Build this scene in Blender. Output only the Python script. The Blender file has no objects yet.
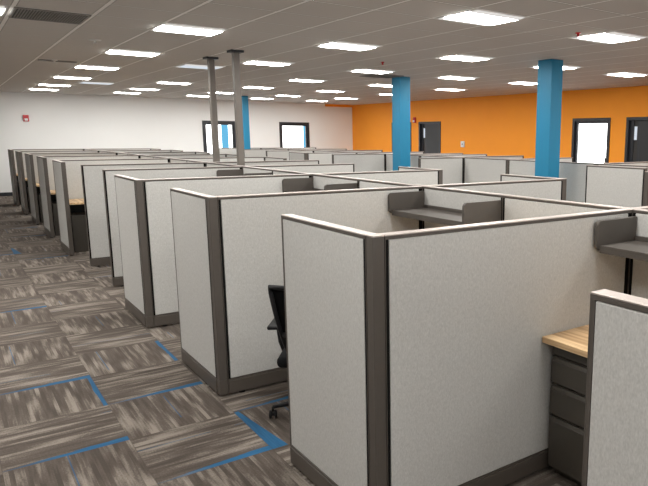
import bpy, bmesh, math, random
from mathutils import Vector, Matrix
random.seed(7)
sc = bpy.context.scene
COL = sc.collection
H = 1.352          # partition height
T = 0.056           # partition thickness
CZ = 2.87          # ceiling
XW, YW = 12.48, 21.89
XL, YB = -4.2, -4.4
WIN_E = 85

# ------------------------------------------------------------------ materials
def new_mat(name):
    m = bpy.data.materials.new(name); m.use_nodes = True
    nt = m.node_tree
    b = nt.nodes.get('Principled BSDF')
    return m, nt, b
def N(nt, t, **kw):
    n = nt.nodes.new(t)
    for k, v in kw.items(): setattr(n, k, v)
    return n
def lk(nt, a, b): nt.links.new(a, b)
def math_n(nt, op, a, b=None, c=None, clamp=False):
    n = N(nt, 'ShaderNodeMath', operation=op); n.use_clamp = clamp
    for i, v in enumerate((a, b, c)):
        if v is None: continue
        if isinstance(v, (int, float)): n.inputs[i].default_value = v
        else: lk(nt, v, n.inputs[i])
    return n.outputs[0]
def mix_c(nt, fac, a, b):
    n = N(nt, 'ShaderNodeMix', data_type='RGBA')
    for s, v in ((n.inputs[0], fac), (n.inputs[6], a), (n.inputs[7], b)):
        if isinstance(v, (int, float)): s.default_value = v
        elif isinstance(v, tuple): s.default_value = (*v, 1)
        else: lk(nt, v, s)
    return n.outputs[2]
def plain(name, col, rough=0.6, metal=0.0, spec=0.5, noise=0.06, nscale=40, bump=0.0):
    m, nt, b = new_mat(name)
    tc = N(nt, 'ShaderNodeTexCoord')
    no = N(nt, 'ShaderNodeTexNoise'); no.inputs['Scale'].default_value = nscale; no.inputs['Detail'].default_value = 3
    lk(nt, tc.outputs['Object'], no.inputs['Vector'])
    d = tuple(max(0, c * (1 - noise)) for c in col); l = tuple(min(1, c * (1 + noise)) for c in col)
    lk(nt, mix_c(nt, no.outputs['Fac'], d, l), b.inputs['Base Color'])
    b.inputs['Roughness'].default_value = rough; b.inputs['Metallic'].default_value = metal
    b.inputs['Specular IOR Level'].default_value = spec
    if bump:
        bp = N(nt, 'ShaderNodeBump'); bp.inputs['Strength'].default_value = bump; bp.inputs['Distance'].default_value = 0.002
        lk(nt, no.outputs['Fac'], bp.inputs['Height']); lk(nt, bp.outputs[0], b.inputs['Normal'])
    return m
def fabric():
    m, nt, b = new_mat('panel_fabric')
    tc = N(nt, 'ShaderNodeTexCoord')
    n1 = N(nt, 'ShaderNodeTexNoise'); n1.inputs['Scale'].default_value = 260; n1.inputs['Detail'].default_value = 2
    n2 = N(nt, 'ShaderNodeTexNoise'); n2.inputs['Scale'].default_value = 110; n2.inputs['Detail'].default_value = 5; n2.inputs['Roughness'].default_value = .7
    mp = N(nt, 'ShaderNodeMapping'); mp.inputs['Scale'].default_value = (1, 1, .45)
    lk(nt, tc.outputs['Object'], mp.inputs['Vector'])
    lk(nt, mp.outputs[0], n1.inputs['Vector']); lk(nt, mp.outputs[0], n2.inputs['Vector'])
    f = math_n(nt, 'ADD', math_n(nt, 'MULTIPLY', n1.outputs['Fac'], .5), math_n(nt, 'MULTIPLY', n2.outputs['Fac'], .5))
    r = N(nt, 'ShaderNodeValToRGB'); lk(nt, f, r.inputs[0])
    r.color_ramp.elements[0].position = .30; r.color_ramp.elements[0].color = (.41, .403, .385, 1)
    r.color_ramp.elements[1].position = .70; r.color_ramp.elements[1].color = (.58, .573, .55, 1)
    lk(nt, r.outputs[0], b.inputs['Base Color'])
    b.inputs['Roughness'].default_value = .95; b.inputs['Specular IOR Level'].default_value = .1
    bp = N(nt, 'ShaderNodeBump'); bp.inputs['Strength'].default_value = .35; bp.inputs['Distance'].default_value = .001
    lk(nt, n1.outputs['Fac'], bp.inputs['Height']); lk(nt, bp.outputs[0], b.inputs['Normal'])
    return m
def wood():
    m, nt, b = new_mat('striped_laminate')
    tc = N(nt, 'ShaderNodeTexCoord')
    mp = N(nt, 'ShaderNodeMapping'); mp.inputs['Scale'].default_value = (26, .8, 26)
    lk(nt, tc.outputs['Object'], mp.inputs['Vector'])
    no = N(nt, 'ShaderNodeTexNoise'); no.inputs['Scale'].default_value = 1.6; no.inputs['Detail'].default_value = 4
    lk(nt, mp.outputs[0], no.inputs['Vector'])
    r = N(nt, 'ShaderNodeValToRGB'); lk(nt, no.outputs['Fac'], r.inputs[0])
    e = r.color_ramp.elements
    e[0].position = .35; e[0].color = (.42, .25, .12, 1); e[1].position = .62; e[1].color = (.78, .56, .32, 1)
    lk(nt, r.outputs[0], b.inputs['Base Color']); b.inputs['Roughness'].default_value = .4
    return m
def emit(name, col, s):
    m, nt, b = new_mat(name)
    nt.nodes.remove(b)
    e = N(nt, 'ShaderNodeEmission'); e.inputs[0].default_value = (*col, 1); e.inputs[1].default_value = s
    lk(nt, e.outputs[0], nt.nodes['Material Output'].inputs[0])
    return m
def carpet():
    m, nt, b = new_mat('carpet_tiles')
    rot = N(nt, 'ShaderNodeUVMap', uv_map='rot'); raw = N(nt, 'ShaderNodeUVMap', uv_map='raw')
    at = N(nt, 'ShaderNodeAttribute', attribute_name='acc')     # x near edge, y right edge, z left edge
    rn = N(nt, 'ShaderNodeAttribute', attribute_name='rnd')
    sx = N(nt, 'ShaderNodeSeparateXYZ'); lk(nt, rot.outputs[0], sx.inputs[0])
    sr = N(nt, 'ShaderNodeSeparateXYZ'); lk(nt, raw.outputs[0], sr.inputs[0])
    sa = N(nt, 'ShaderNodeSeparateXYZ'); lk(nt, at.outputs['Vector'], sa.inputs[0])
    # long streaks: stretched along u, each thin row of v shifted
    def streak(su, sv, det, off):
        c = N(nt, 'ShaderNodeCombineXYZ')
        lk(nt, math_n(nt, 'MULTIPLY', sx.outputs[0], su), c.inputs[0])
        lk(nt, math_n(nt, 'MULTIPLY', sx.outputs[1], sv), c.inputs[1])
        lk(nt, math_n(nt, 'MULTIPLY', math_n(nt, 'ADD', rn.outputs['Fac'], off), 37.0), c.inputs[2])
        n = N(nt, 'ShaderNodeTexNoise'); n.inputs['Scale'].default_value = 1; n.inputs['Detail'].default_value = det
        lk(nt, c.outputs[0], n.inputs['Vector']); return n.outputs['Fac']
    def rows(nrow, su, off):      # each yarn row gets its own run of light and dark lengths
        rv = math_n(nt, 'FLOOR', math_n(nt, 'MULTIPLY', sx.outputs[1], nrow))
        c = N(nt, 'ShaderNodeCombineXYZ')
        lk(nt, math_n(nt, 'MULTIPLY', sx.outputs[0], su), c.inputs[0])
        lk(nt, math_n(nt, 'MULTIPLY', rv, 3.7), c.inputs[1])
        lk(nt, math_n(nt, 'MULTIPLY', math_n(nt, 'ADD', rn.outputs['Fac'], off), 37.0), c.inputs[2])
        n = N(nt, 'ShaderNodeTexNoise'); n.inputs['Scale'].default_value = 1; n.inputs['Detail'].default_value = 1.5
        lk(nt, c.outputs[0], n.inputs['Vector']); return n.outputs['Fac']
    s1 = streak(1.3, 7, 1, 0); s2 = streak(3.2, 60, 3, .3); s3 = streak(120, 60, 1, .6); s4 = rows(26, 1.5, .8)
    f = math_n(nt, 'ADD', math_n(nt, 'MULTIPLY', s1, .28), math_n(nt, 'MULTIPLY', s2, .18))
    f = math_n(nt, 'ADD', f, math_n(nt, 'MULTIPLY', s4, .42))
    f = math_n(nt, 'ADD', f, math_n(nt, 'MULTIPLY', s3, .12))
    r = N(nt, 'ShaderNodeValToRGB'); lk(nt, f, r.inputs[0])
    e = r.color_ramp.elements
    e[0].position = .42; e[0].color = (.064, .052, .044, 1); e[1].position = .60; e[1].color = (.255, .222, .190, 1)
    e2 = e.new(.50); e2.color = (.100, .082, .069, 1)
    # tufted dotted rows
    c = N(nt, 'ShaderNodeCombineXYZ'); lk(nt, sr.outputs[0], c.inputs[0]); lk(nt, sr.outputs[1], c.inputs[1])
    u = sr.outputs[0]; v = sr.outputs[1]
    wv = math_n(nt, 'MULTIPLY', s2, .045)
    nearw = math_n(nt, 'ADD', math_n(nt, 'MULTIPLY', u, .075), wv)
    near = math_n(nt, 'MULTIPLY', math_n(nt, 'LESS_THAN', v, nearw), math_n(nt, 'MULTIPLY', sa.outputs[0], math_n(nt, 'MULTIPLY', math_n(nt, 'ADD', .25, math_n(nt, 'MULTIPLY', u, 1.6), clamp=True), math_n(nt, 'GREATER_THAN', s2, .30))))
    rw = math_n(nt, 'SUBTRACT', 1.0, math_n(nt, 'ADD', .022, wv))
    right = math_n(nt, 'MULTIPLY', math_n(nt, 'GREATER_THAN', u, rw), sa.outputs[1])
    lw = math_n(nt, 'ADD', .045, math_n(nt, 'MULTIPLY', math_n(nt, 'SUBTRACT', 1.0, v), .11))
    left = math_n(nt, 'MULTIPLY', math_n(nt, 'LESS_THAN', u, lw), sa.outputs[2])
    # thin blue pinstripe inside some tiles
    pin = math_n(nt, 'MULTIPLY', math_n(nt, 'LESS_THAN', math_n(nt, 'ABSOLUTE', math_n(nt, 'SUBTRACT', sx.outputs[1], math_n(nt, 'ADD', math_n(nt, 'MULTIPLY', rn.outputs['Fac'], .7), .15))), .006),
                 math_n(nt, 'GREATER_THAN', s1, .53))
    blue = math_n(nt, 'MAXIMUM', math_n(nt, 'MAXIMUM', near, right), math_n(nt, 'MAXIMUM', left, math_n(nt, 'MULTIPLY', pin, .6)))
    bcol = mix_c(nt, s2, (.010, .065, .15), (.014, .13, .27))
    colr = mix_c(nt, math_n(nt, 'MULTIPLY', blue, .95, clamp=True), r.outputs[0], bcol)
    # seams
    du = math_n(nt, 'MINIMUM', math_n(nt, 'MINIMUM', u, math_n(nt, 'SUBTRACT', 1.0, u)), math_n(nt, 'MINIMUM', v, math_n(nt, 'SUBTRACT', 1.0, v)))
    seam = math_n(nt, 'LESS_THAN', du, .004)
    colr = mix_c(nt, math_n(nt, 'MULTIPLY', seam, .35), colr, (.06, .05, .04))
    lk(nt, colr, b.inputs['Base Color'])
    b.inputs['Roughness'].default_value = 1.0; b.inputs['Specular IOR Level'].default_value = .05; b.inputs['Sheen Weight'].default_value = .12; b.inputs['Sheen Tint'].default_value = (.9, .82, .75, 1)
    bp = N(nt, 'ShaderNodeBump'); bp.inputs['Strength'].default_value = .4; bp.inputs['Distance'].default_value = .002
    lk(nt, s3, bp.inputs['Height']); lk(nt, bp.outputs[0], b.inputs['Normal'])
    return m
GX0, GY0, GP = 1.30, 4.605, .65
def ceiling_mat():
    m, nt, b = new_mat('acoustic_ceiling_tiles')
    tc = N(nt, 'ShaderNodeTexCoord'); s = N(nt, 'ShaderNodeSeparateXYZ'); lk(nt, tc.outputs['Object'], s.inputs[0])
    def g(o, o0):
        fr = math_n(nt, 'FRACT', math_n(nt, 'DIVIDE', math_n(nt, 'SUBTRACT', o, o0 - 65), GP))
        return math_n(nt, 'MINIMUM', fr, math_n(nt, 'SUBTRACT', 1.0, fr))
    gx = g(s.outputs[0], GX0); gy = g(s.outputs[1], GY0)
    d = math_n(nt, 'MINIMUM', gx, gy)
    line = math_n(nt, 'MAXIMUM', math_n(nt, 'LESS_THAN', gx, .026), math_n(nt, 'LESS_THAN', gy, .016))
    edge = math_n(nt, 'MULTIPLY', math_n(nt, 'LESS_THAN', d, .04), math_n(nt, 'SUBTRACT', 1.0, line))
    no = N(nt, 'ShaderNodeTexNoise'); no.inputs['Scale'].default_value = 120; no.inputs['Detail'].default_value = 3
    lk(nt, tc.outputs['Object'], no.inputs['Vector'])
    n2 = N(nt, 'ShaderNodeTexNoise'); n2.inputs['Scale'].default_value = 1.3; lk(nt, tc.outputs['Object'], n2.inputs['Vector'])
    base = mix_c(nt, no.outputs['Fac'], (.60, .565, .53), (.71, .67, .63))
    base = mix_c(nt, math_n(nt, 'MULTIPLY', n2.outputs['Fac'], .35), base, (.54, .51, .48))
    base = mix_c(nt, edge, base, (.42, .40, .37))
    lk(nt, mix_c(nt, line, base, (.95, .93, .90)), b.inputs['Base Color'])
    b.inputs['Roughness'].default_value = .9; b.inputs['Specular IOR Level'].default_value = .1
    return m
M = dict(
    fabric=fabric(), wood=wood(), carpet=carpet(), ceiling=ceiling_mat(),
    trim=plain('taupe_trim', (.082, .070, .060), .5, .0, .4),
    trim_dark=plain('dark_slot_channel', (.006, .0055, .005), .8, spec=.1),
    cap=plain('bronze_top_cap', (.46, .405, .37), .42, .4, .6, .03),
    piping=plain('pale_panel_edge', (.62, .60, .57), .8),
    base=plain('taupe_kick_plate', (.082, .069, .058), .45, 0, .45),
    shelf=plain('grey_brown_metal', (.075, .065, .056), .5, .1, .5),
    drawer=plain('dark_taupe_drawer', (.062, .054, .044), .42, .1, .5),
    white_wall=plain('white_paint', (.88, .885, .875), .8, nscale=3, noise=.015),
    orange=plain('orange_paint', (.98, .34, .018), .7, nscale=3, noise=.03),
    blue=plain('blue_paint', (.002, .175, .32), .55, nscale=4, noise=.05),
    steel=plain('grey_brown_column_paint', (.15, .132, .115), .5, .1, .5),
    black=plain('black_plastic', (.008, .008, .009), .5, spec=.3),
    mesh=plain('black_mesh_cloth', (.010, .010, .011), .9, nscale=400, noise=.5, bump=.3, spec=.1),
    doorframe=plain('dark_bronze_frame', (.02, .022, .028), .4),
    doorleaf=plain('charcoal_door', (.020, .022, .025), .5),
    metalwhite=plain('white_enamel', (.75, .73, .70), .4, noise=.01),
    red=plain('fire_red', (.55, .02, .03), .35), whitep=plain('white_plastic', (.8, .8, .8), .4),
    light=emit('lit_diffuser', (1.0, .98, .94), 44.0), dim=emit('dim_diffuser_and_reflection', (.85, .92, 1.0), .8),
    reflector_glow=emit('glowing_reflector', (1.0, .97, .93), .75),  # reflector glow painted in, standing for lamp light on its sides
    daylight=emit('bright_daylight', (1.0, .99, .97), 4.5),
    blueglow=emit('blue_post_daylight_glow', (.16, .52, .80), 1.0),  # daylight on the posts put into their own glow
    vent=plain('dark_vent', (.03, .028, .026), .6), ventbar=plain('grey_louvre', (.22, .205, .19), .5),
    glass=None)
def glass():
    m, nt, b = new_mat('clear_glass')
    b.inputs['Transmission Weight'].default_value = 1; b.inputs['Roughness'].default_value = 0; b.inputs['IOR'].default_value = 1.02
    b.inputs['Base Color'].default_value = (.97, .99, 1, 1)
    return m
M['glass'] = glass()

# ------------------------------------------------------------------ mesh helpers
class MB:
    def __init__(s): s.bm = bmesh.new()
    def box(s, x0, x1, y0, y1, z0, z1, bev=0.0, seg=2):
        t = bmesh.new()
        bmesh.ops.create_cube(t, size=1)
        for v in t.verts:
            v.co = Vector(((x0 + x1) / 2 + v.co.x * (x1 - x0), (y0 + y1) / 2 + v.co.y * (y1 - y0), (z0 + z1) / 2 + v.co.z * (z1 - z0)))
        if bev:
            bmesh.ops.bevel(t, geom=t.edges[:], offset=bev, segments=seg, affect='EDGES', profile=.5)
        s.merge(t); return s
    def merge(s, t):
        me = bpy.data.meshes.new('tmp'); t.to_mesh(me); t.free(); s.bm.from_mesh(me); bpy.data.meshes.remove(me)
    def prism(s, pts, axis, a0, a1, bev=0.0):
        """closed 2-D outline extruded along axis ('x','y','z')"""
        t = bmesh.new()
        def P(p, a): return {'x': (a, p[0], p[1]), 'y': (p[0], a, p[1]), 'z': (p[0], p[1], a)}[axis]
        A = [t.verts.new(P(p, a0)) for p in pts]; B = [t.verts.new(P(p, a1)) for p in pts]
        n = len(pts)
        t.faces.new(A); t.faces.new(B[::-1])
        for i in range(n): t.faces.new((A[i], B[i], B[(i + 1) % n], A[(i + 1) % n]))
        bmesh.ops.recalc_face_normals(t, faces=t.faces[:])
        if bev: bmesh.ops.bevel(t, geom=t.edges[:], offset=bev, segments=1, affect='EDGES')
        s.merge(t); return s
    def tube(s, pts, r, seg=10, closed=False):
        t = bmesh.new(); pts = [Vector(p) for p in pts]; rings = []
        n = len(pts)
        rs = r if isinstance(r, (list, tuple)) else [r] * n
        ref = None
        for i, p in enumerate(pts):
            if closed: d = pts[(i + 1) % n] - pts[i - 1]
            else: d = pts[min(i + 1, n - 1)] - pts[max(i - 1, 0)]
            d.normalize()
            if ref is None:
                ref = Vector((0, 0, 1)) if abs(d.z) < .9 else Vector((1, 0, 0))
            a = (ref - d * ref.dot(d)).normalized(); b = d.cross(a); ref = a
            rings.append([t.verts.new(p + (a * math.cos(2 * math.pi * k / seg) + b * math.sin(2 * math.pi * k / seg)) * rs[i]) for k in range(seg)])
        m = n if closed else n - 1
        for i in range(m):
            A, B = rings[i], rings[(i + 1) % n]
            for k in range(seg): t.faces.new((A[k], A[(k + 1) % seg], B[(k + 1) % seg], B[k]))
        if not closed: t.faces.new(rings[0][::-1]); t.faces.new(rings[-1])
        bmesh.ops.recalc_face_normals(t, faces=t.faces[:])
        s.merge(t); return s
    def lathe(s, prof, c=(0, 0, 0), seg=20, axis='z'):
        t = bmesh.new(); rings = []
        for (r, z) in prof:
            ring = []
            for k in range(seg):
                a = 2 * math.pi * k / seg; x, y = r * math.cos(a), r * math.sin(a)
                p = {'z': (x, y, z), 'x': (z, x, y), 'y': (x, z, y)}[axis]
                ring.append(t.verts.new(Vector(p) + Vector(c)))
            rings.append(ring)
        for A, B in zip(rings, rings[1:]):
            for k in range(seg): t.faces.new((A[k], A[(k + 1) % seg], B[(k + 1) % seg], B[k]))
        t.faces.new(rings[0][::-1]); t.faces.new(rings[-1])
        bmesh.ops.recalc_face_normals(t, faces=t.faces[:])
        s.merge(t); return s
    def mesh(s, name, mat, smooth=False):
        me = bpy.data.meshes.new(name); s.bm.to_mesh(me); s.bm.free(); me.materials.append(mat)
        if smooth:
            for p in me.polygons: p.use_smooth = True
        return me
def link(name, me, parent=None, loc=None, rot=None):
    o = bpy.data.objects.new(name, me); COL.objects.link(o)
    if parent: o.parent = parent
    if loc: o.location = loc
    if rot: o.rotation_euler = rot
    return o
def tag(o, label=None, cat=None, group=None, kind=None):
    if label: o['label'] = label
    if cat: o['category'] = cat
    if group: o['group'] = group
    if kind: o['kind'] = kind
    return o
def empty(name, loc, rz=0.0):
    o = bpy.data.objects.new(name, None); COL.objects.link(o); o.location = loc; o.rotation_euler = (0, 0, rz); o.empty_display_size = .1
    return o
def struct(name, mb, mat, label=None):
    return tag(link(name, mb.mesh(name, mat)), label, kind='structure')

# ------------------------------------------------------------------ shell
# carpet tile floor: each tile a face with streak direction and accent flags
CP, CX0, CY0 = .61, .08, 3.25
def floor():
    bm = bmesh.new()
    uvr = bm.loops.layers.uv.new('rot'); uvw = bm.loops.layers.uv.new('raw')
    acc = bm.faces.layers.float_vector.new('acc'); rnd = bm.faces.layers.float.new('rnd')
    near = {(0, 1), (0, 3), (-1, 3), (1, 2), (1, 0), (0, 7), (2, 1), (0, -1)}
    thin = {(1, 5)}; right = {(0, 2), (1, 3)}; left = {(2, 0)}
    i0, i1 = -7, 21; j0, j1 = -13, 31
    cache = {}
    def V(x, y):
        k = (round(x, 4), round(y, 4))
        if k not in cache: cache[k] = bm.verts.new((x, y, 0))
        return cache[k]
    for i in range(i0, i1):
        for j in range(j0, j1):
            x0, x1 = max(XL, CX0 + CP * i), min(XW, CX0 + CP * (i + 1)); y0, y1 = max(YB, CY0 + CP * j), min(YW, CY0 + CP * (j + 1))
            if x1 <= x0 or y1 <= y0: continue
            f = bm.faces.new((V(x0, y0), V(x1, y0), V(x1, y1), V(x0, y1)))
            alongx = (i + j) % 2 == 1
            r = random.random(); f[rnd] = r
            known = -1 <= i <= 2 and -1 <= j <= 6
            a = [0, 0, 0]
            if (i, j) in near or (not known and alongx and random.random() < .2): a[0] = 1
            if (i, j) in right or (not known and not alongx and random.random() < .05): a[1] = 1
            if (i, j) in left or (not known and not alongx and random.random() < .10): a[2] = 1
            f[acc] = a
            for l in f.loops:
                u = (l.vert.co.x - CX0) / CP - i; v = (l.vert.co.y - CY0) / CP - j
                l[uvw].uv = (u, v); l[uvr].uv = (u, v) if alongx else (v, u)
    me = bpy.data.meshes.new('floor'); bm.to_mesh(me); bm.free(); me.materials.append(M['carpet'])
    return tag(link('floor', me), kind='structure')
floor()
struct('ceiling', MB().box(XL, XW, YB, YW, CZ, CZ + .1), M['ceiling'])
# far white wall with two glazed door openings
def wall_with_holes(name, mat, axis, pos, a0, a1, holes, thick=.18):
    """axis 'x': wall runs along x at y=pos ; axis 'y': runs along y at x=pos. holes: (a0,a1,z1) from the floor, back open"""
    mb = MB(); cur = a0
    def bx(p, q, z0, z1):
        if axis == 'x': mb.box(p, q, pos, pos + thick, z0, z1)
        else: mb.box(pos, pos + thick, p, q, z0, z1)
    for h0, h1, hz in sorted(holes):
        bx(cur, h0, 0, CZ); bx(h0, h1, hz, CZ); cur = h1
    bx(cur, a1, 0, CZ)
    return struct(name, mb, mat)
# door openings far wall (x ranges) ; orange wall (y ranges)
FW = [(6.86, 7.98), (9.53, 10.68)]
OW = [(16.33, 17.52), (17.95, 19.13), (9.76, 10.92), (7.95, 9.31)]
DZ = 2.19
wall_with_holes('wall_far', M['white_wall'], 'x', YW, XL - .18, XW + .18, [(a, b, DZ) for a, b in FW])
wall_with_holes('wall_right', M['orange'], 'y', XW, YB - .18, YW, [(a, b, DZ) for a, b in OW])
struct('wall_left', MB().box(XL - .18, XL, YB, YW, 0, CZ), M['white_wall'])
# wall behind the camera, with unseen windows added for cool light
wb = MB()
cur = XL
for wx in (-3.2, -.2, 2.8, 5.8, 8.8):
    wb.box(cur, wx, YB - .18, YB, 0, CZ); wb.box(wx, wx + 2.2, YB - .18, YB, 0, .9); wb.box(wx, wx + 2.2, YB - .18, YB, 2.3, CZ); cur = wx + 2.2
wb.box(cur, XW, YB - .18, YB, 0, CZ)
struct('wall_back', wb, M['white_wall'])
for k, wx in enumerate((-3.2, -.2, 2.8, 5.8, 8.8)):
    w = tag(empty('window_%d' % (k + 3), (wx, YB - .1, .9)), kind='structure')
    f = MB(); f.box(0, 2.2, -.04, .04, 0, .05).box(0, 2.2, -.04, .04, 1.35, 1.4).box(0, .05, -.04, .04, .05, 1.35).box(2.15, 2.2, -.04, .04, .05, 1.35).box(1.075, 1.125, -.03, .03, .05, 1.35)
    link('window_frame', f.mesh('window_frame', M['doorframe']), w)
    link('window_pane', MB().box(.05, 2.15, -.005, .005, .05, 1.35).mesh('window_pane', M['daylight']), w)  # pane glows as part of the added cool light
struct('baseboard_far', MB().box(XL, FW[0][0], YW - .015, YW, 0, .10).box(FW[0][1], FW[1][0], YW - .015, YW, 0, .10).box(FW[1][1], XW, YW - .015, YW, 0, .10), M['doorframe'])
bo = MB(); cur = YB
for a, b in sorted(OW): bo.box(XW - .015, XW, cur, a, 0, .1); cur = b
bo.box(XW - .015, XW, cur, YW - .015, 0, .1)
struct('baseboard_right', bo, M['doorframe'])
struct('trim_1', MB().box(11.35, XW, YW - .06, YW, CZ - .085, CZ), M['orange'])

def door(idx, axis, pos, a0, a1, style):
    """built in local frame: local x along the wall, local y into the wall, placed at floor"""
    W = a1 - a0
    if axis == 'x': d = empty('door_%d' % idx, (a0, pos, 0))
    else: d = empty('door_%d' % idx, (pos, a1, 0), -math.pi / 2)
    tag(d, kind='structure')
    fr = MB(); fw = .07
    fr.box(0, fw, -.02, .16, 0, DZ, .004).box(W - fw, W, -.02, .16, 0, DZ, .004).box(fw, W - fw, -.02, .16, DZ - fw, DZ, .004)
    link('door_frame', fr.mesh('door_frame', M['doorframe']), d)
    if style == 'glass':      # fully glazed, bright outdoors behind
        st = MB(); st.box(fw, fw + .06, .03, .08, 0, DZ - fw).box(W - fw - .05, W - fw, .03, .08, 0, DZ - fw).box(fw + .06, W - fw - .05, .03, .08, DZ - fw - .06, DZ - fw).box(fw + .06, W - fw - .05, .03, .08, 0, .2)
        leaf = link('door_leaf', st.mesh('door_leaf', M['doorframe']), d)
        link('glass_pane', MB().box(fw + .06, W - fw - .05, .05, .056, .2, DZ - fw - .06).mesh('glass_pane', M['glass']), leaf)
        hd = MB().box(W - fw - .045, W - fw - .02, -.03, .03, .95, 1.25, .005)
        link('door_handle', hd.mesh('door_handle', M['steel']), leaf)
    else:                     # solid leaf beside a narrow sidelight
        sw = .27
        leaf = link('door_leaf', MB().box(fw + sw, W - fw, .05, .09, 0, DZ - fw, .004).mesh('door_leaf', M['doorleaf']), d)
        link('door_handle', MB().box(W - fw - .12, W - fw - .10, .0, .05, .98, 1.1, .003).box(W - fw - .2, W - fw - .1, -.01, .01, 1.03, 1.05, .003).mesh('door_handle', M['steel']), leaf)
        sl = link('sidelight', MB().box(fw, fw + .10, .05, .10, 0, DZ - fw).box(fw + .10, fw + sw, .05, .10, 0, .25).box(fw + .22, fw + sw, .05, .10, .25, DZ - fw).mesh('sidelight', M['doorframe']), d)
        link('glass_pane', MB().box(fw + .10, fw + .22, .07, .075, .25, DZ - fw).mesh('glass_pane', M['vent']), sl)
        link('painted_reflection_panel', MB().box(fw + .115, fw + .185, .055, .066, 1.68, 1.98, .003).mesh('painted_reflection', M['dim']), sl)  # glowing plate stands in for a reflection in the sidelight glass
    return d
door(1, 'x', YW, FW[0][0], FW[0][1], 'glass')
door(2, 'x', YW, FW[1][0], FW[1][1], 'glass')
door(3, 'y', XW, OW[0][0], OW[0][1], 'solid')
door(4, 'y', XW, OW[1][0], OW[1][1], 'solid')
door(5, 'y', XW, OW[2][0], OW[2][1], 'glass')
door(6, 'y', XW, OW[3][0], OW[3][1], 'solid')
# bright daylight outside the glazed doors, closed niches
tag(link('exterior_daylight', MB().box(6.3, 11.4, YW + 1.2, YW + 1.25, 0, 3.0).mesh('exterior_daylight', M['daylight'])), 'blown-out daylight seen through the glazed doors in the far white wall', 'daylight', kind='structure')
tag(link('exterior_daylight', MB().box(XW + 1.2, XW + 1.25, 9.2, 12.6, 0, 3.0).mesh('exterior_daylight', M['daylight'])), 'blown-out daylight seen through the glazed door in the orange wall', 'daylight', kind='structure')
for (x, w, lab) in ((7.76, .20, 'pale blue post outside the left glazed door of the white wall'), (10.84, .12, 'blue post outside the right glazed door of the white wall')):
    tag(link('outdoor_post', MB().box(x, x + w, YW + .7, YW + .85, 0, 2.9, .01).mesh('outdoor_post', M['blueglow'])), lab, 'post')

# ------------------------------------------------------------------ columns and poles
def blue_column(x, y, lab, hx=.12, g='blue square building columns'):
    c = empty('square_column', (x, y, 0)); tag(c, lab, 'column', g)
    link('column_shaft', MB().box(-hx, hx, -.145, .145, 0, CZ, .006).mesh('column_shaft', M['blue']), c)
blue_column(7.35, 6.915, 'bright blue square column nearest the camera, in front of the orange wall')
blue_column(7.25, 10.78, 'bright blue square column at the middle of the room hiding an orange-wall door')
blue_column(7.27, 19.2, 'farthest blue square column, against the white wall behind the grey posts', .09)
def steel_post(x, y, lab):
    c = empty('steel_post', (x, y, 0)); tag(c, lab, 'post', 'grey steel posts rising above the cubicles')
    link('post_shaft', MB().box(-.042, .042, -.042, .042, .02, CZ - .03, .006).mesh('post_shaft', M['steel']), c)
    link('ceiling_plate', MB().box(-.088, .088, -.088, .088, CZ - .03, CZ, .003).mesh('ceiling_plate', M['doorframe']), c)
    link('foot_plate', MB().box(-.1, .1, -.1, .1, 0, .02, .003).mesh('foot_plate', M['steel']), c)
steel_post(3.30, 8.93, 'nearer and thicker-looking grey steel post, right one of the pair')
steel_post(3.30, 9.95, 'farther grey steel post, left one of the pair')

# ------------------------------------------------------------------ partitions
mesh_cache = {}
def cached(key, fn):
    if key not in mesh_cache: mesh_cache[key] = fn()
    return mesh_cache[key]
def part_meshes(L, wide=(0, 0)):
    """partition along local +x from 0 to L, centred on y. ends: (left,right) each 'post','plain','none'"""
    L = round(L, 3); key = (L, wide); w0, w1 = [{1: .030, 0: .014, -1: .012}[q] for q in wide]
    def mk():
        out = []
        t = T / 2
        fr = MB()
        fr.box(0, .0035, -t, t, .02, H - .006).box(L - .0035, L, -t, t, .02, H - .006)
        fr.box(.0035, L - .0035, -t + .012, t - .012, .02, H - .006)
        fr.box(.0035, L - .0035, -t, t, H - .019, H - .006)
        out.append(('frame', fr.mesh('frame', M['trim'])))
        for x0, cw, fl in ((.0035, w0, wide[0]), (L - .0035 - w1, w1, wide[1])):      # black slotted channel running up each end
            ch = MB().box(x0, x0 + cw, -t + .001, t - .001, .12, H - .020)
            nm = 'edge_trim' if fl < 0 else 'slot_channel'
            out.append((nm, ch.mesh(nm, M['trim' if fl < 0 else 'trim_dark'])))
        for s in (-1, 1):
            y0, y1 = sorted((s * (t - .012), s * (t + .0005)))
            f = MB().box(.006 + w0, L - .006 - w1, y0, y1, .122, H - .021, .0035)
            out.append(('fabric_panel', f.mesh('fabric_panel', M['fabric'])))
        b = MB()
        b.box(.004, L - .004, -t - .004, t + .004, .018, .105, .003).box(.004, L - .004, -t - .001, t + .001, .105, .118, .003)
        out.append(('kick_plate', b.mesh('kick_plate', M['base'])))
        for x in (.1, L - .1):
            g = MB().lathe([(.022, 0), (.022, .008), (.008, .010), (.008, .022)], (x, 0, 0), 12)
            out.append(('glide_foot', g.mesh('glide_foot', M['black'])))
        c = MB().box(0, L, -t, t, H - .006, H, .002)
        out.append(('top_cap', c.mesh('top_cap', M['cap'])))
        return out
    return cached(key, mk)
def post_meshes():
    def mk():
        t = T / 2
        p = MB().box(-t + .0012, t - .0012, -t + .0012, t - .0012, .118, H - .006, .003)
        b = MB().box(-t + .0012, t - .0012, -t + .0012, t - .0012, .016, .118, .002)
        c = MB().box(-t + .0012, t - .0012, -t + .0012, t - .0012, H - .006, H + .0005, .002)
        return [('corner_post', p.mesh('corner_post', M['trim'])), ('post_base', b.mesh('post_base', M['base'])), ('post_cap', c.mesh('post_cap', M['cap']))]
    return cached('post', mk)
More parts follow.
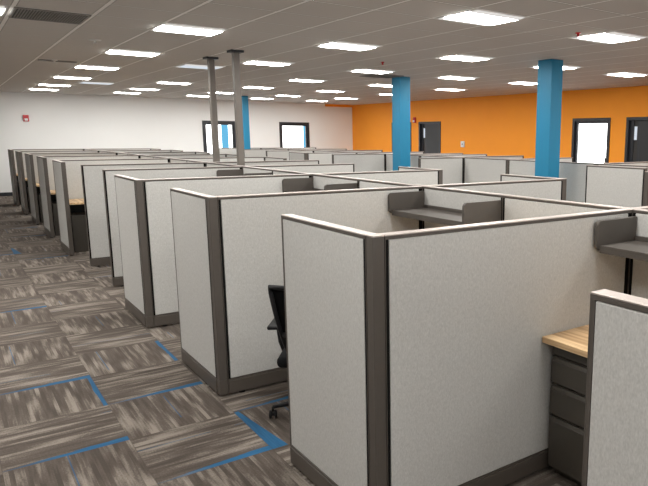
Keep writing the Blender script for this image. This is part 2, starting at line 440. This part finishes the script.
def partition(name, x, y, L, direction, label, group, post=None, wide=(0, 0)):
    """post: 'start'/'end' puts a corner post before/after the panel. direction 'x' or 'y'"""
    g = .0008
    if direction == 'x': x += g
    else: y += g
    L -= 2 * g
    o = empty(name, (x, y, 0), 0 if direction == 'x' else math.pi / 2)
    tag(o, label, 'cubicle panel', group)
    for n, me in part_meshes(L, wide): link(n, me, o)
    for w in (post or ()):
        px = -T / 2 - g if w == 'start' else L + T / 2 + g
        p = None
        for n, me in post_meshes():
            q = link(n, me, p or o)
            if p is None: p = q; q.location = (px, 0, 0)
    return o

ORD = ['nearest', 'second', 'third', 'fourth', 'fifth', 'sixth', 'seventh', 'eighth', 'ninth', 'tenth', 'eleventh', 'twelfth', 'thirteenth']
XA, XC, XF = 1.31, 2.985, 4.625      # block one: aisle face, central spine near face, far post near face
t2 = T / 2
# cross panels of block one: (near-face y, wing kind)
S = [(.165, 'fwd'), (2.155, 'fwd'), (4.14, 'fwd'), (6.08, 'fwd'), (8.03, None), (9.45, None)]
for k in range(5): S.append((11.31 + 2.01 * k, 'back'))
WL = .82
GC = 'cross partitions between the aisle cubicles'; GW = 'short wing partitions along the carpet aisle'
GS = 'spine partitions down the middle of the near block'; GF = 'cross partitions on the far side of the near block'; GFW = 'wing partitions on the far side of the near block'
shelfless = 'long grey fabric cross partition with brown trim, %s from the camera beside the aisle'
for i, (y, kind) in enumerate(S):
    yc = y + t2
    x0 = (XA + T if kind else 1.405) - (.028 if i == 0 else 0)
    if i == 0: lab = 'grey fabric cross partition closing the cubicle at the camera, past the right frame edge'
    elif i == 1: lab = 'large grey fabric partition filling the foreground, full face in view beside the drawer pedestal'
    elif i == 2: lab = 'grey fabric cross partition behind the black mesh chair'
    elif not kind: lab = 'grey cross partition with bare dark end at the aisle, %s of two without a wing' % ('nearer' if i == 4 else 'farther')
    elif i == 3: lab = 'grey fabric cross partition with dark corner post, third corner post from the foreground'
    else: lab = 'grey cross partition behind a wooden worktop, %s of the row near the white wall' % ORD[i - 6]
    partition('cubicle_panel', x0, yc, XC - x0, 'x', lab, GC, ('start',) if kind else None, wide=(0, 1))
    # far half
    xe = XF if kind else (4.60 if i == 4 else 4.77)
    lab = 'grey fabric cross partition on the far side of the near block, %s from the camera' % ORD[i]
    partition('cubicle_panel', XC + T, yc, xe - XC - T, 'x', lab, GF, ('end',) if kind else None, wide=(1, 0))
    if kind:
        wl = WL
        for xw, side in ((XA + t2, 0), (XF + t2, 1)):
            ys = y + T if kind == 'fwd' else y - wl
            if side == 0:
                if kind == 'fwd':
                    lab = ['grey wing partition end at the right edge, in front of the drawer pedestal',
                           'large pale wing partition in the foreground, left of the big panel and hiding the chair',
                           'second pale wing partition, just beyond the black chair',
                           'third pale wing partition along the aisle, left of its dark corner post'][i]
                else: lab = 'narrow pale wing partition by a wooden worktop, %s of the five toward the white wall' % ORD[i - 6]
                partition('wing_panel', xw - (.028 if i == 0 else 0), ys, wl, 'y', lab, GW, wide=(0, -1) if kind == 'fwd' else (-1, 0))
            else:
                partition('wing_panel', xw, ys, wl, 'y', 'wing partition on the far side of the near block, %s from the camera' % ORD[i if i < 4 else i - 2], GFW)
# central spine of block one, two panels per bay, junction posts
def spine(xc, ys, word, group, split=None):
    for i in range(len(ys) - 1):
        a, b = ys[i] + T, ys[i + 1]
        segs = [(a, b)]
        if split and b - a > 1.5:
            m = a + (b - a - .93) ; segs = [(a, m), (m, b)]
        for s, (p, q) in enumerate(segs):
            lab = 'spine partition of %s, %s bay%s' % (word, ORD[min(i, 12)], '' if len(segs) == 1 else (', nearer half' if s == 0 else ', farther half under the shelf'))
            partition('spine_panel', xc, p, q - p, 'y', lab, group, (['start'] if s == 0 else []) + (['end'] if i == len(ys) - 2 and s == len(segs) - 1 else []))
ys1 = [y for y, k in S] 
spine(XC + t2, ys1, 'the near cubicle block', GS, split=True)

# ------------------------------------------------------------------ block two (beyond the second aisle)
X2A, X2C, X2F = 6.43, 7.75, 9.60
G2 = 'cross partitions of the far block'; G2W = 'wing partitions of the far block'; G2S = 'spine partitions of the far block'
near2 = [(4.45, 'fwd'), (9.42, None), (12.15, None), (13.4, 'fwd'), (15.65, None), (17.2, None), (19.2, None)]
for i, (y, kind) in enumerate(near2):
    x0 = X2A + T if kind else X2A + (.30 if i == 1 else .02)
    partition('cubicle_panel', x0, y + t2, X2C - x0, 'x', 'cross partition on the aisle side of the far block, %s from the camera' % ORD[i], G2, ('start',) if kind else None, wide=(0, 1))
    if kind:
     wg = partition('wing_panel', X2A + t2, y + T, WL + (.05 if i == 0 else 0), 'y', 'grey wing partition of the far block below the white glazed door' if i == 0 else 'small grey wing partition of the far block below the right glazed door', G2W)
     if i == 0: wg.scale.z = 1.03
far2 = [4.45, 6.27, 8.35, 9.70, 10.86, 11.70, 13.25, 15.2, 17.2, 19.2]
for i, y in enumerate(far2):
    partition('cubicle_panel', X2C + T + .006, y + t2, X2F - X2C - T - .006, 'x', 'cross partition on the orange-wall side of the far block, %s from the camera' % ORD[i], G2, wide=(1, 1))
spine(X2C + t2, [4.45, 6.27, 8.20, 9.42, 10.82, 12.15, 13.4, 15.65, 17.2, 19.2], 'the far cubicle block', G2S)

# ------------------------------------------------------------------ shelves
def shelf(y1, length, label, x1=XC, depth=.335):
    """hangs on the spine; y1 = far end (against the cross panel near face), runs toward the camera"""
    o = empty('overhead_shelf', (x1, y1, .01)); tag(o, label, 'shelf', 'wall-hung overhead shelves on the spine partitions')
    D = depth
    def ends():
        pts = [(-D, 1.165), (-D, 1.275)]
        for k in range(5):
            a = math.pi - k * math.pi / 8; pts.append((-D + .03 + .03 * math.cos(a), 1.275 + .03 * math.sin(a)))
        pts += [(-.004, 1.305), (-.004, 1.13), (-.06, 1.13), (-D + .03, 1.145)]
        out = []
        for p in pts:
            if not out or (Vector(p) - Vector(out[-1])).length > .002: out.append(p)
        return out
    pr = ends()
    a = link('end_panel', cached('endp', lambda: MB().prism(pr, 'y', 0, .022, .002).mesh('end_panel', M['shelf'])), o, (0, -.026, 0))
    b = link('end_panel', mesh_cache['endp'], o, (0, -length, 0))
    s = MB().box(-D + .02, -.006, -length + .022, -.026, 1.155, 1.175, .002).box(-D + .02, -D + .036, -length + .022, -.026, 1.135, 1.156, .002)
    s.box(-.02, -.006, -length + .022, -.026, 1.175, 1.20, .002)
    link('shelf_board', cached(('board', round(length, 3)), lambda: s.mesh('shelf_board', M['shelf'])), o)
    return o
SL = .92
shelf(2.145, SL, 'overhead shelf above the drawer pedestal, at the right edge')
shelf(4.135, SL, 'grey-brown overhead shelf seen over the big foreground partition, top surface visible')
shelf(6.075, SL, 'overhead shelf of the second bay, only its two end panels showing')
shelf(8.025, SL, 'overhead shelf beside the base of the grey steel posts')

# ------------------------------------------------------------------ worktops and pedestals
def worktop(x0, x1, y0, y1, label, group='wood-look worktops in the cubicles', legs=((-1, -1), (1, -1), (-1, 1), (1, 1)), modesty=False):
    o = empty('worktop', ((x0 + x1) / 2, (y0 + y1) / 2, 0)); tag(o, label, 'desk', group)
    w, d = (x1 - x0) / 2, (y1 - y0) / 2
    link('desk_top', MB().box(-w, w, -d, d, .722, .754, .003).mesh('desk_top', M['wood']), o)
    if modesty:
        link('modesty_panel', MB().box(-w + .01, w, d - .03, d - .01, 0, .722, .002).mesh('modesty_panel', M['black']), o)  # black panel added to keep the space under the desk dark
        link('storage_drawer', MB().box(-w + .02, -w + .42, -d + .12, d - .04, 0, .55, .004).mesh('storage_drawer', M['drawer']), o)
    for sx, sy in legs:
        lx, ly = sx * (w - .05), sy * (d - .05)
        lg = MB().box(lx - .025, lx + .025, ly - .025, ly + .025, .0, .722, .003)
        link('leg', lg.mesh('leg', M['trim']), o)
    return o
def pedestal(x, y0, y1, label):
    """front faces -x at x; occupies y0..y1"""
    W = y1 - y0; D = .58
    o = empty('drawer_pedestal', (x, y0, 0)); tag(o, label, 'drawers', 'drawer pedestals')
    link('carcass', MB().box(.02, D, 0, W, .045, .70, .003).box(.05, D - .03, .02, W - .02, 0, .045).mesh('carcass', M['drawer']), o)
    zs = [(.055, .335), (.345, .505), (.515, .655)]
    for k, (a, b) in enumerate(zs):
        # drawer front with a full width finger pull along its top
        pts = [(0.0, a), (.0, b - .028), (.012, b - .012), (.004, b), (.024, b), (.024, a)]
        f = MB().prism(pts, 'y', .004, W - .004, 0)
        d = link('drawer', f.mesh('drawer', M['drawer']), o)
        link('drawer_pull', MB().box(-.004, .006, .01, W - .01, b - .034, b - .027, .002).mesh('drawer_pull', M['shelf']), d)
    link('top_rail', MB().box(.004, .03, .004, W - .004, .662, .70, .003).mesh('top_rail', M['drawer']), o)
    return o
worktop(2.29, 2.965, .27, 2.15, 'striped maple worktop over the drawer pedestal at the right edge', legs=((-1, -1), (1, -1)))
pedestal(2.335, 1.70, 2.125, 'dark taupe three-drawer pedestal under the striped worktop')
worktop(2.29, 2.965, 2.26, 4.12, 'striped maple worktop in the cubicle of the black chair')
for k in range(5):
    yb = S[6 + k][0] - .012
    worktop(XA + .09, 2.955, yb - .60, yb, 'wooden worktop showing behind a narrow wing, %s of the five toward the white wall' % ORD[k], 'far worktops behind the narrow wings', legs=((1, -1),), modesty=True)

# ------------------------------------------------------------------ chair
def chair(x, y, rz):
    """faces local +y"""
    o = empty('office_chair', (x, y, 0), rz); tag(o, 'black mesh-back office chair on casters, half hidden behind the foreground wing partition', 'chair')
    # five-star base
    b = MB(); b.lathe([(.035, .07), (.045, .085), (.04, .12), (.028, .13)], (0, 0, 0), 16)
    for k in range(5):
        a = math.radians(47 + 72 * k)
        d = Vector((math.cos(a), math.sin(a), 0))
        b.tube([d * .02 + Vector((0, 0, .10)), d * .16 + Vector((0, 0, .095)), d * .30 + Vector((0, 0, .075))], [.022, .019, .013], 8)
    base = link('star_base', b.mesh('star_base', M['black'], True), o)
    for k in range(5):
        a = math.radians(47 + 72 * k); c = Vector((math.cos(a), math.sin(a), 0)) * .30
        w = MB()
        w.lathe([(.010, -.026), (.026, -.022), (.028, -.010), (.012, -.006), (.012, .006), (.028, .010), (.026, .022), (.010, .026)], (0, 0, .028), 16, 'x')
        w.tube([(0, 0, .045), (0, 0, .078)], .008, 8)
        w.lathe([(.005, -.020), (.031, -.014), (.032, .014), (.005, .020)], (0, .004, .038), 14, 'x') if k == 9 else None
        cc = link('caster', w.mesh('caster', M['black'], True), base); cc.location = c; cc.rotation_euler = (0, 0, a)
    link('gas_lift', MB().lathe([(.026, .12), (.026, .28), (.016, .285), (.016, .35)], seg=16).mesh('gas_lift', M['black'], True), o)
    link('tilt_mechanism', MB().box(-.09, .09, -.13, .10, .345, .386, .012).mesh('tilt_mechanism', M['black']), o)
    s = MB().box(-.225, .225, -.23, .25, .385, .455, .03, 4)
    link('seat', s.mesh('seat', M['mesh'], True), o)
    # back: wide at the top, narrower toward the lumbar; leans back
    def bp(u, v):      # u -1..1, v 0..1
        z = .49 + .405 * v
        w = .165 + .065 * v
        yb = -.235 - .10 * v - .03 * math.sin(v * math.pi) + .055 * u * u
        return Vector((u * w, yb, z))
    pts = []
    for k in range(13): pts.append(bp(-1, k / 12))
    for k in range(1, 8): pts.append(bp(-1 + 2 * k / 8, 1))
    for k in range(13): pts.append(bp(1, 1 - k / 12))
    for k in range(1, 8): pts.append(bp(1 - 2 * k / 8, 0))
    fr = link('back_frame', MB().tube(pts, .0145, 8, closed=True).mesh('back_frame', M['black'], True), o)
    t = bmesh.new(); g = [[t.verts.new(bp(-1 + 2 * i / 10, j / 12)) for i in range(11)] for j in range(13)]
    for j in range(12):
        for i in range(10): t.faces.new((g[j][i], g[j][i + 1], g[j + 1][i + 1], g[j + 1][i]))
    r = bmesh.ops.solidify(t, geom=t.faces[:], thickness=.006)
    m = MB(); m.merge(t); link('back_mesh', m.mesh('back_mesh', M['mesh'], True), o)
    sp = MB().tube([(0, -.08, .37), (0, -.22, .385), (0, -.285, .46), (0, -.30, .62), (0, -.325, .74)], [.035, .035, .03, .024, .018], 10)
    sp.tube([(-.17, -.235, .60), (-.08, -.29, .61), (0, -.30, .61), (.08, -.29, .61), (.17, -.235, .60)], .018, 8)
    link('back_support', sp.mesh('back_support', M['black'], True), o)
    for sgn in (-1, 1):
        a = MB().tube([(sgn * .15, .06, .37), (sgn * .225, .06, .385), (sgn * .25, .06, .46), (sgn * .262, .05, .585)], [.02, .02, .018, .018], 8)
        ar = link('arm', a.mesh('arm', M['black'], True), o)
        link('arm_pad', MB().box(sgn * .268 - .035, sgn * .268 + .035, -.09, .14, .58, .605, .011, 3).mesh('arm_pad', M['black'], True), ar)
    return o
chair(1.74, 3.51, math.radians(-35))

# ------------------------------------------------------------------ ceiling lights
def troffer_meshes():
    h = .325
    fr = MB()
    fr.box(-h, h, -h, -h + .022, -.006, .0).box(-h, h, h - .022, h, -.006, .0).box(-h, -h + .022, -h + .022, h - .022, -.006, 0).box(h - .022, h, -h + .022, h - .022, -.006, 0)
    rf = MB()
    rf.prism([(.303, -.001), (.20, -.001), (.20, -.014), (.303, -.006)], 'x', -.303, .303)
    t = bmesh.new()
    vs = [t.verts.new(p) for p in ((-.303, -.20, -.015), (-.303, .20, -.015), (.303, .20, -.015), (.303, -.20, -.015))]
    t.faces.new(vs)
    me = bpy.data.meshes.new('diffuser'); t.to_mesh(me); t.free()
    return fr.mesh('frame', M['metalwhite']), rf.mesh('reflector', M['reflector_glow']), me
TF, TR, TD = troffer_meshes(); TD.materials.append(M['light'])
TD2 = TD.copy(); TD2.materials.clear(); TD2.materials.append(M['dim'])
LX = [.325 - 1.95 * 2, .325 - 1.95, .285, 2.275, 4.25, 6.19, 8.12, 10.02]
LY = [-.27, 2.33, 4.93, 7.53, 10.13, 12.74, 15.35, 17.95, 19.90]  # nearest rows are out of view, added to light the near panels
LXN = ['far left', 'second left', 'left edge', 'left aisle', 'near block', 'second aisle', 'far block', 'orange wall']
skip = {(4.25, 12.74)}
def troffer(x, y, label, group, dim=False):
    o = empty('ceiling_light', (x, y, CZ)); tag(o, label, 'ceiling light', group)
    link('frame', TF, o); link('reflector', TR, o); link('reflector', TR, o, rot=(0, 0, math.pi)); link('diffuser', TD2 if dim else TD, o)
for i, x in enumerate(LX):
    for j, y in enumerate(LY):
        if (x, y) in skip: continue
        if i < 2 and (y > 12 or y < 7): continue  # rows left of the view, added and thinned for their light
        if i == 2 and y > 9: continue
        if i > 5 and y < 0: continue
        near = j - 2
        row = ['far left row', 'left row', 'left-edge row', 'aisle row', 'near-block row', 'second-aisle row', 'far-block row', 'orange-wall row'][i]
        lab = 'lit square ceiling light, %s of the %s' % (ORD[near], row) if near >= 0 else 'unseen lit square ceiling light of the %s, nearly overhead' % row
        troffer(x, y, lab, 'lit square ceiling troffers')
troffer(3.60, 11.43, 'dim bluish ceiling troffer between the two grey steel posts', 'dim ceiling troffers', True)
troffer(2.93, 16.63, 'dim unlit-looking ceiling troffer far down beside the aisle row of lights', 'dim ceiling troffers', True)

def vent(x0, x1, y0, y1, label, n=10, along='x'):
    o = empty('ceiling_vent', ((x0 + x1) / 2, (y0 + y1) / 2, CZ)); tag(o, label, 'vent')
    w, d = (x1 - x0) / 2, (y1 - y0) / 2
    link('backing', MB().box(-w, w, -d, d, -.004, 0).mesh('backing', M['vent']), o)
    fr = MB().box(-w, w, -d, -d + .02, -.012, -.004).box(-w, w, d - .02, d, -.012, -.004).box(-w, -w + .02, -d + .02, d - .02, -.012, -.004).box(w - .02, w, -d + .02, d - .02, -.012, -.004)
    link('frame', fr.mesh('frame', M['ventbar']), o)
    lv = MB()
    for k in range(n):
        if along == 'x':
            yy = -d + .03 + (2 * d - .06) * (k + .5) / n; lv.box(-w + .02, w - .02, yy - .006, yy + .006, -.012, -.005)
        else:
            xx = -w + .03 + (2 * w - .06) * (k + .5) / n; lv.box(xx - .005, xx + .005, -d + .02, d - .02, -.012, -.005)
    link('louvres', lv.mesh('louvres', M['ventbar']), o)
    return o
vent(.66, 1.28, 7.22, 7.86, 'dark slotted square return-air vent in the ceiling at upper left', 24, 'y')
vent(1.34, 1.86, 11.98, 12.12, 'slim dark slot vent in the ceiling above the aisle', 2, 'x')
vent(6.51, 7.13, 10.5, 11.1, 'dark slatted ceiling square beside the top of the middle blue column', 8, 'y')  # dark louvred square set against the column top
def sprinkler(x, y, label, mat='metalwhite', r=.045):
    o = empty('ceiling_sprinkler', (x, y, CZ)); tag(o, label, 'sprinkler', 'ceiling sprinkler heads')
    link('escutcheon', MB().lathe([(r, 0), (r, -.008), (r * .5, -.014)], seg=16).mesh('escutcheon', M[mat], True), o)
    link('sprinkler_head', MB().lathe([(.012, -.012), (.012, -.035), (.022, -.037), (.022, -.041)], seg=12).mesh('sprinkler_head', M[mat], True), o)

sprinkler(1.62, 9.06, 'white round sprinkler head beside the left aisle lights', r=.07)
sprinkler(1.54, 11.9, 'small sprinkler head far down the left aisle')
sprinkler(5.66, 4.93, 'small reddish sprinkler head at upper right near the square troffer', 'red', .03)
sprinkler(5.57, 8.79, 'small reddish sprinkler head before the middle blue column', 'red', .03)

# ------------------------------------------------------------------ wall devices
def strobe(loc, rz, lab):
    o = empty('fire_alarm', loc, rz); tag(o, lab, 'fire alarm', 'red fire alarm strobes')
    link('housing', MB().box(-.07, .07, -.05, 0, -.09, .09, .012, 3).mesh('housing', M['red']), o)
    link('strobe_lens', MB().box(-.04, .04, -.07, -.05, -.07, -.005, .008).mesh('strobe_lens', M['whitep']), o)
    link('sounder_grille', MB().lathe([(.028, -.052), (.026, -.056), (.005, -.056)], (0, 0, .04), 16, 'y').mesh('sounder_grille', M['red']), o)
strobe((1.99, YW, 2.16), 0, 'small red fire alarm strobe alone on the white wall')
strobe((XW, 17.74, 2.25), -math.pi / 2, 'small red fire alarm strobe on the orange wall by the dark door')
o = empty('thermostat', (XW, 15.22, 1.5), -math.pi / 2); tag(o, 'small round-cornered white thermostat on the orange wall', 'thermostat')
link('cover', MB().box(-.09, .09, -.03, 0, -.09, .09, .02, 3).mesh('cover', M['whitep']), o)
link('dial', MB().box(-.03, .03, -.036, -.03, -.02, .02, .003).mesh('dial', M['ventbar']), o)

# ------------------------------------------------------------------ light, world, camera
w = bpy.data.worlds.new('world'); sc.world = w; w.use_nodes = True
w.node_tree.nodes['Background'].inputs[0].default_value = (.75, .85, 1, 1)
w.node_tree.nodes['Background'].inputs[1].default_value = 1.0
def area(name, loc, rot, sx, sy, e, col):
    l = bpy.data.lights.new(name, 'AREA'); l.shape = 'RECTANGLE'; l.size = sx; l.size_y = sy; l.energy = e; l.color = col
    o = link(name, l, None, loc, rot); return o
for k, wx in enumerate((-3.2, -.2, 2.8, 5.8, 8.8)):
    area('window_light', (wx + 1.1, YB + .1, 1.6), (math.radians(90), 0, math.radians(180)), 2.1, 1.3, WIN_E, (.78, .89, 1.0))  # added cool fill, standing in for daylight from the unseen windows
cd = bpy.data.cameras.new('camera'); co = link('camera', cd)
F = 641.5816
cd.sensor_width = 36; cd.lens = F / 648 * 36
cd.shift_x = (324 - 447.39) / 648; cd.shift_y = (251.41 - 243) / 648
yaw, pitch, roll = .663693964, .178233487, .00629940157
f = Vector((math.sin(yaw) * math.cos(pitch), math.cos(yaw) * math.cos(pitch), -math.sin(pitch)))
r = Vector((math.cos(yaw), -math.sin(yaw), 0)); u = r.cross(f)
r2 = r * math.cos(roll) + u * math.sin(roll); u2 = -r * math.sin(roll) + u * math.cos(roll)
m = Matrix((r2, u2, -f)).transposed().to_4x4(); m.translation = Vector((0, 0, 1.745))
co.matrix_world = m
cd.clip_start = .05
sc.camera = co
sc.view_settings.view_transform = 'Standard'
sc.view_settings.look = 'None'
sc.view_settings.exposure = 0.0
sc.cycles.use_denoising = True
sc.cycles.max_bounces = 8; sc.cycles.diffuse_bounces = 5
sc.cycles.sample_clamp_indirect = 6
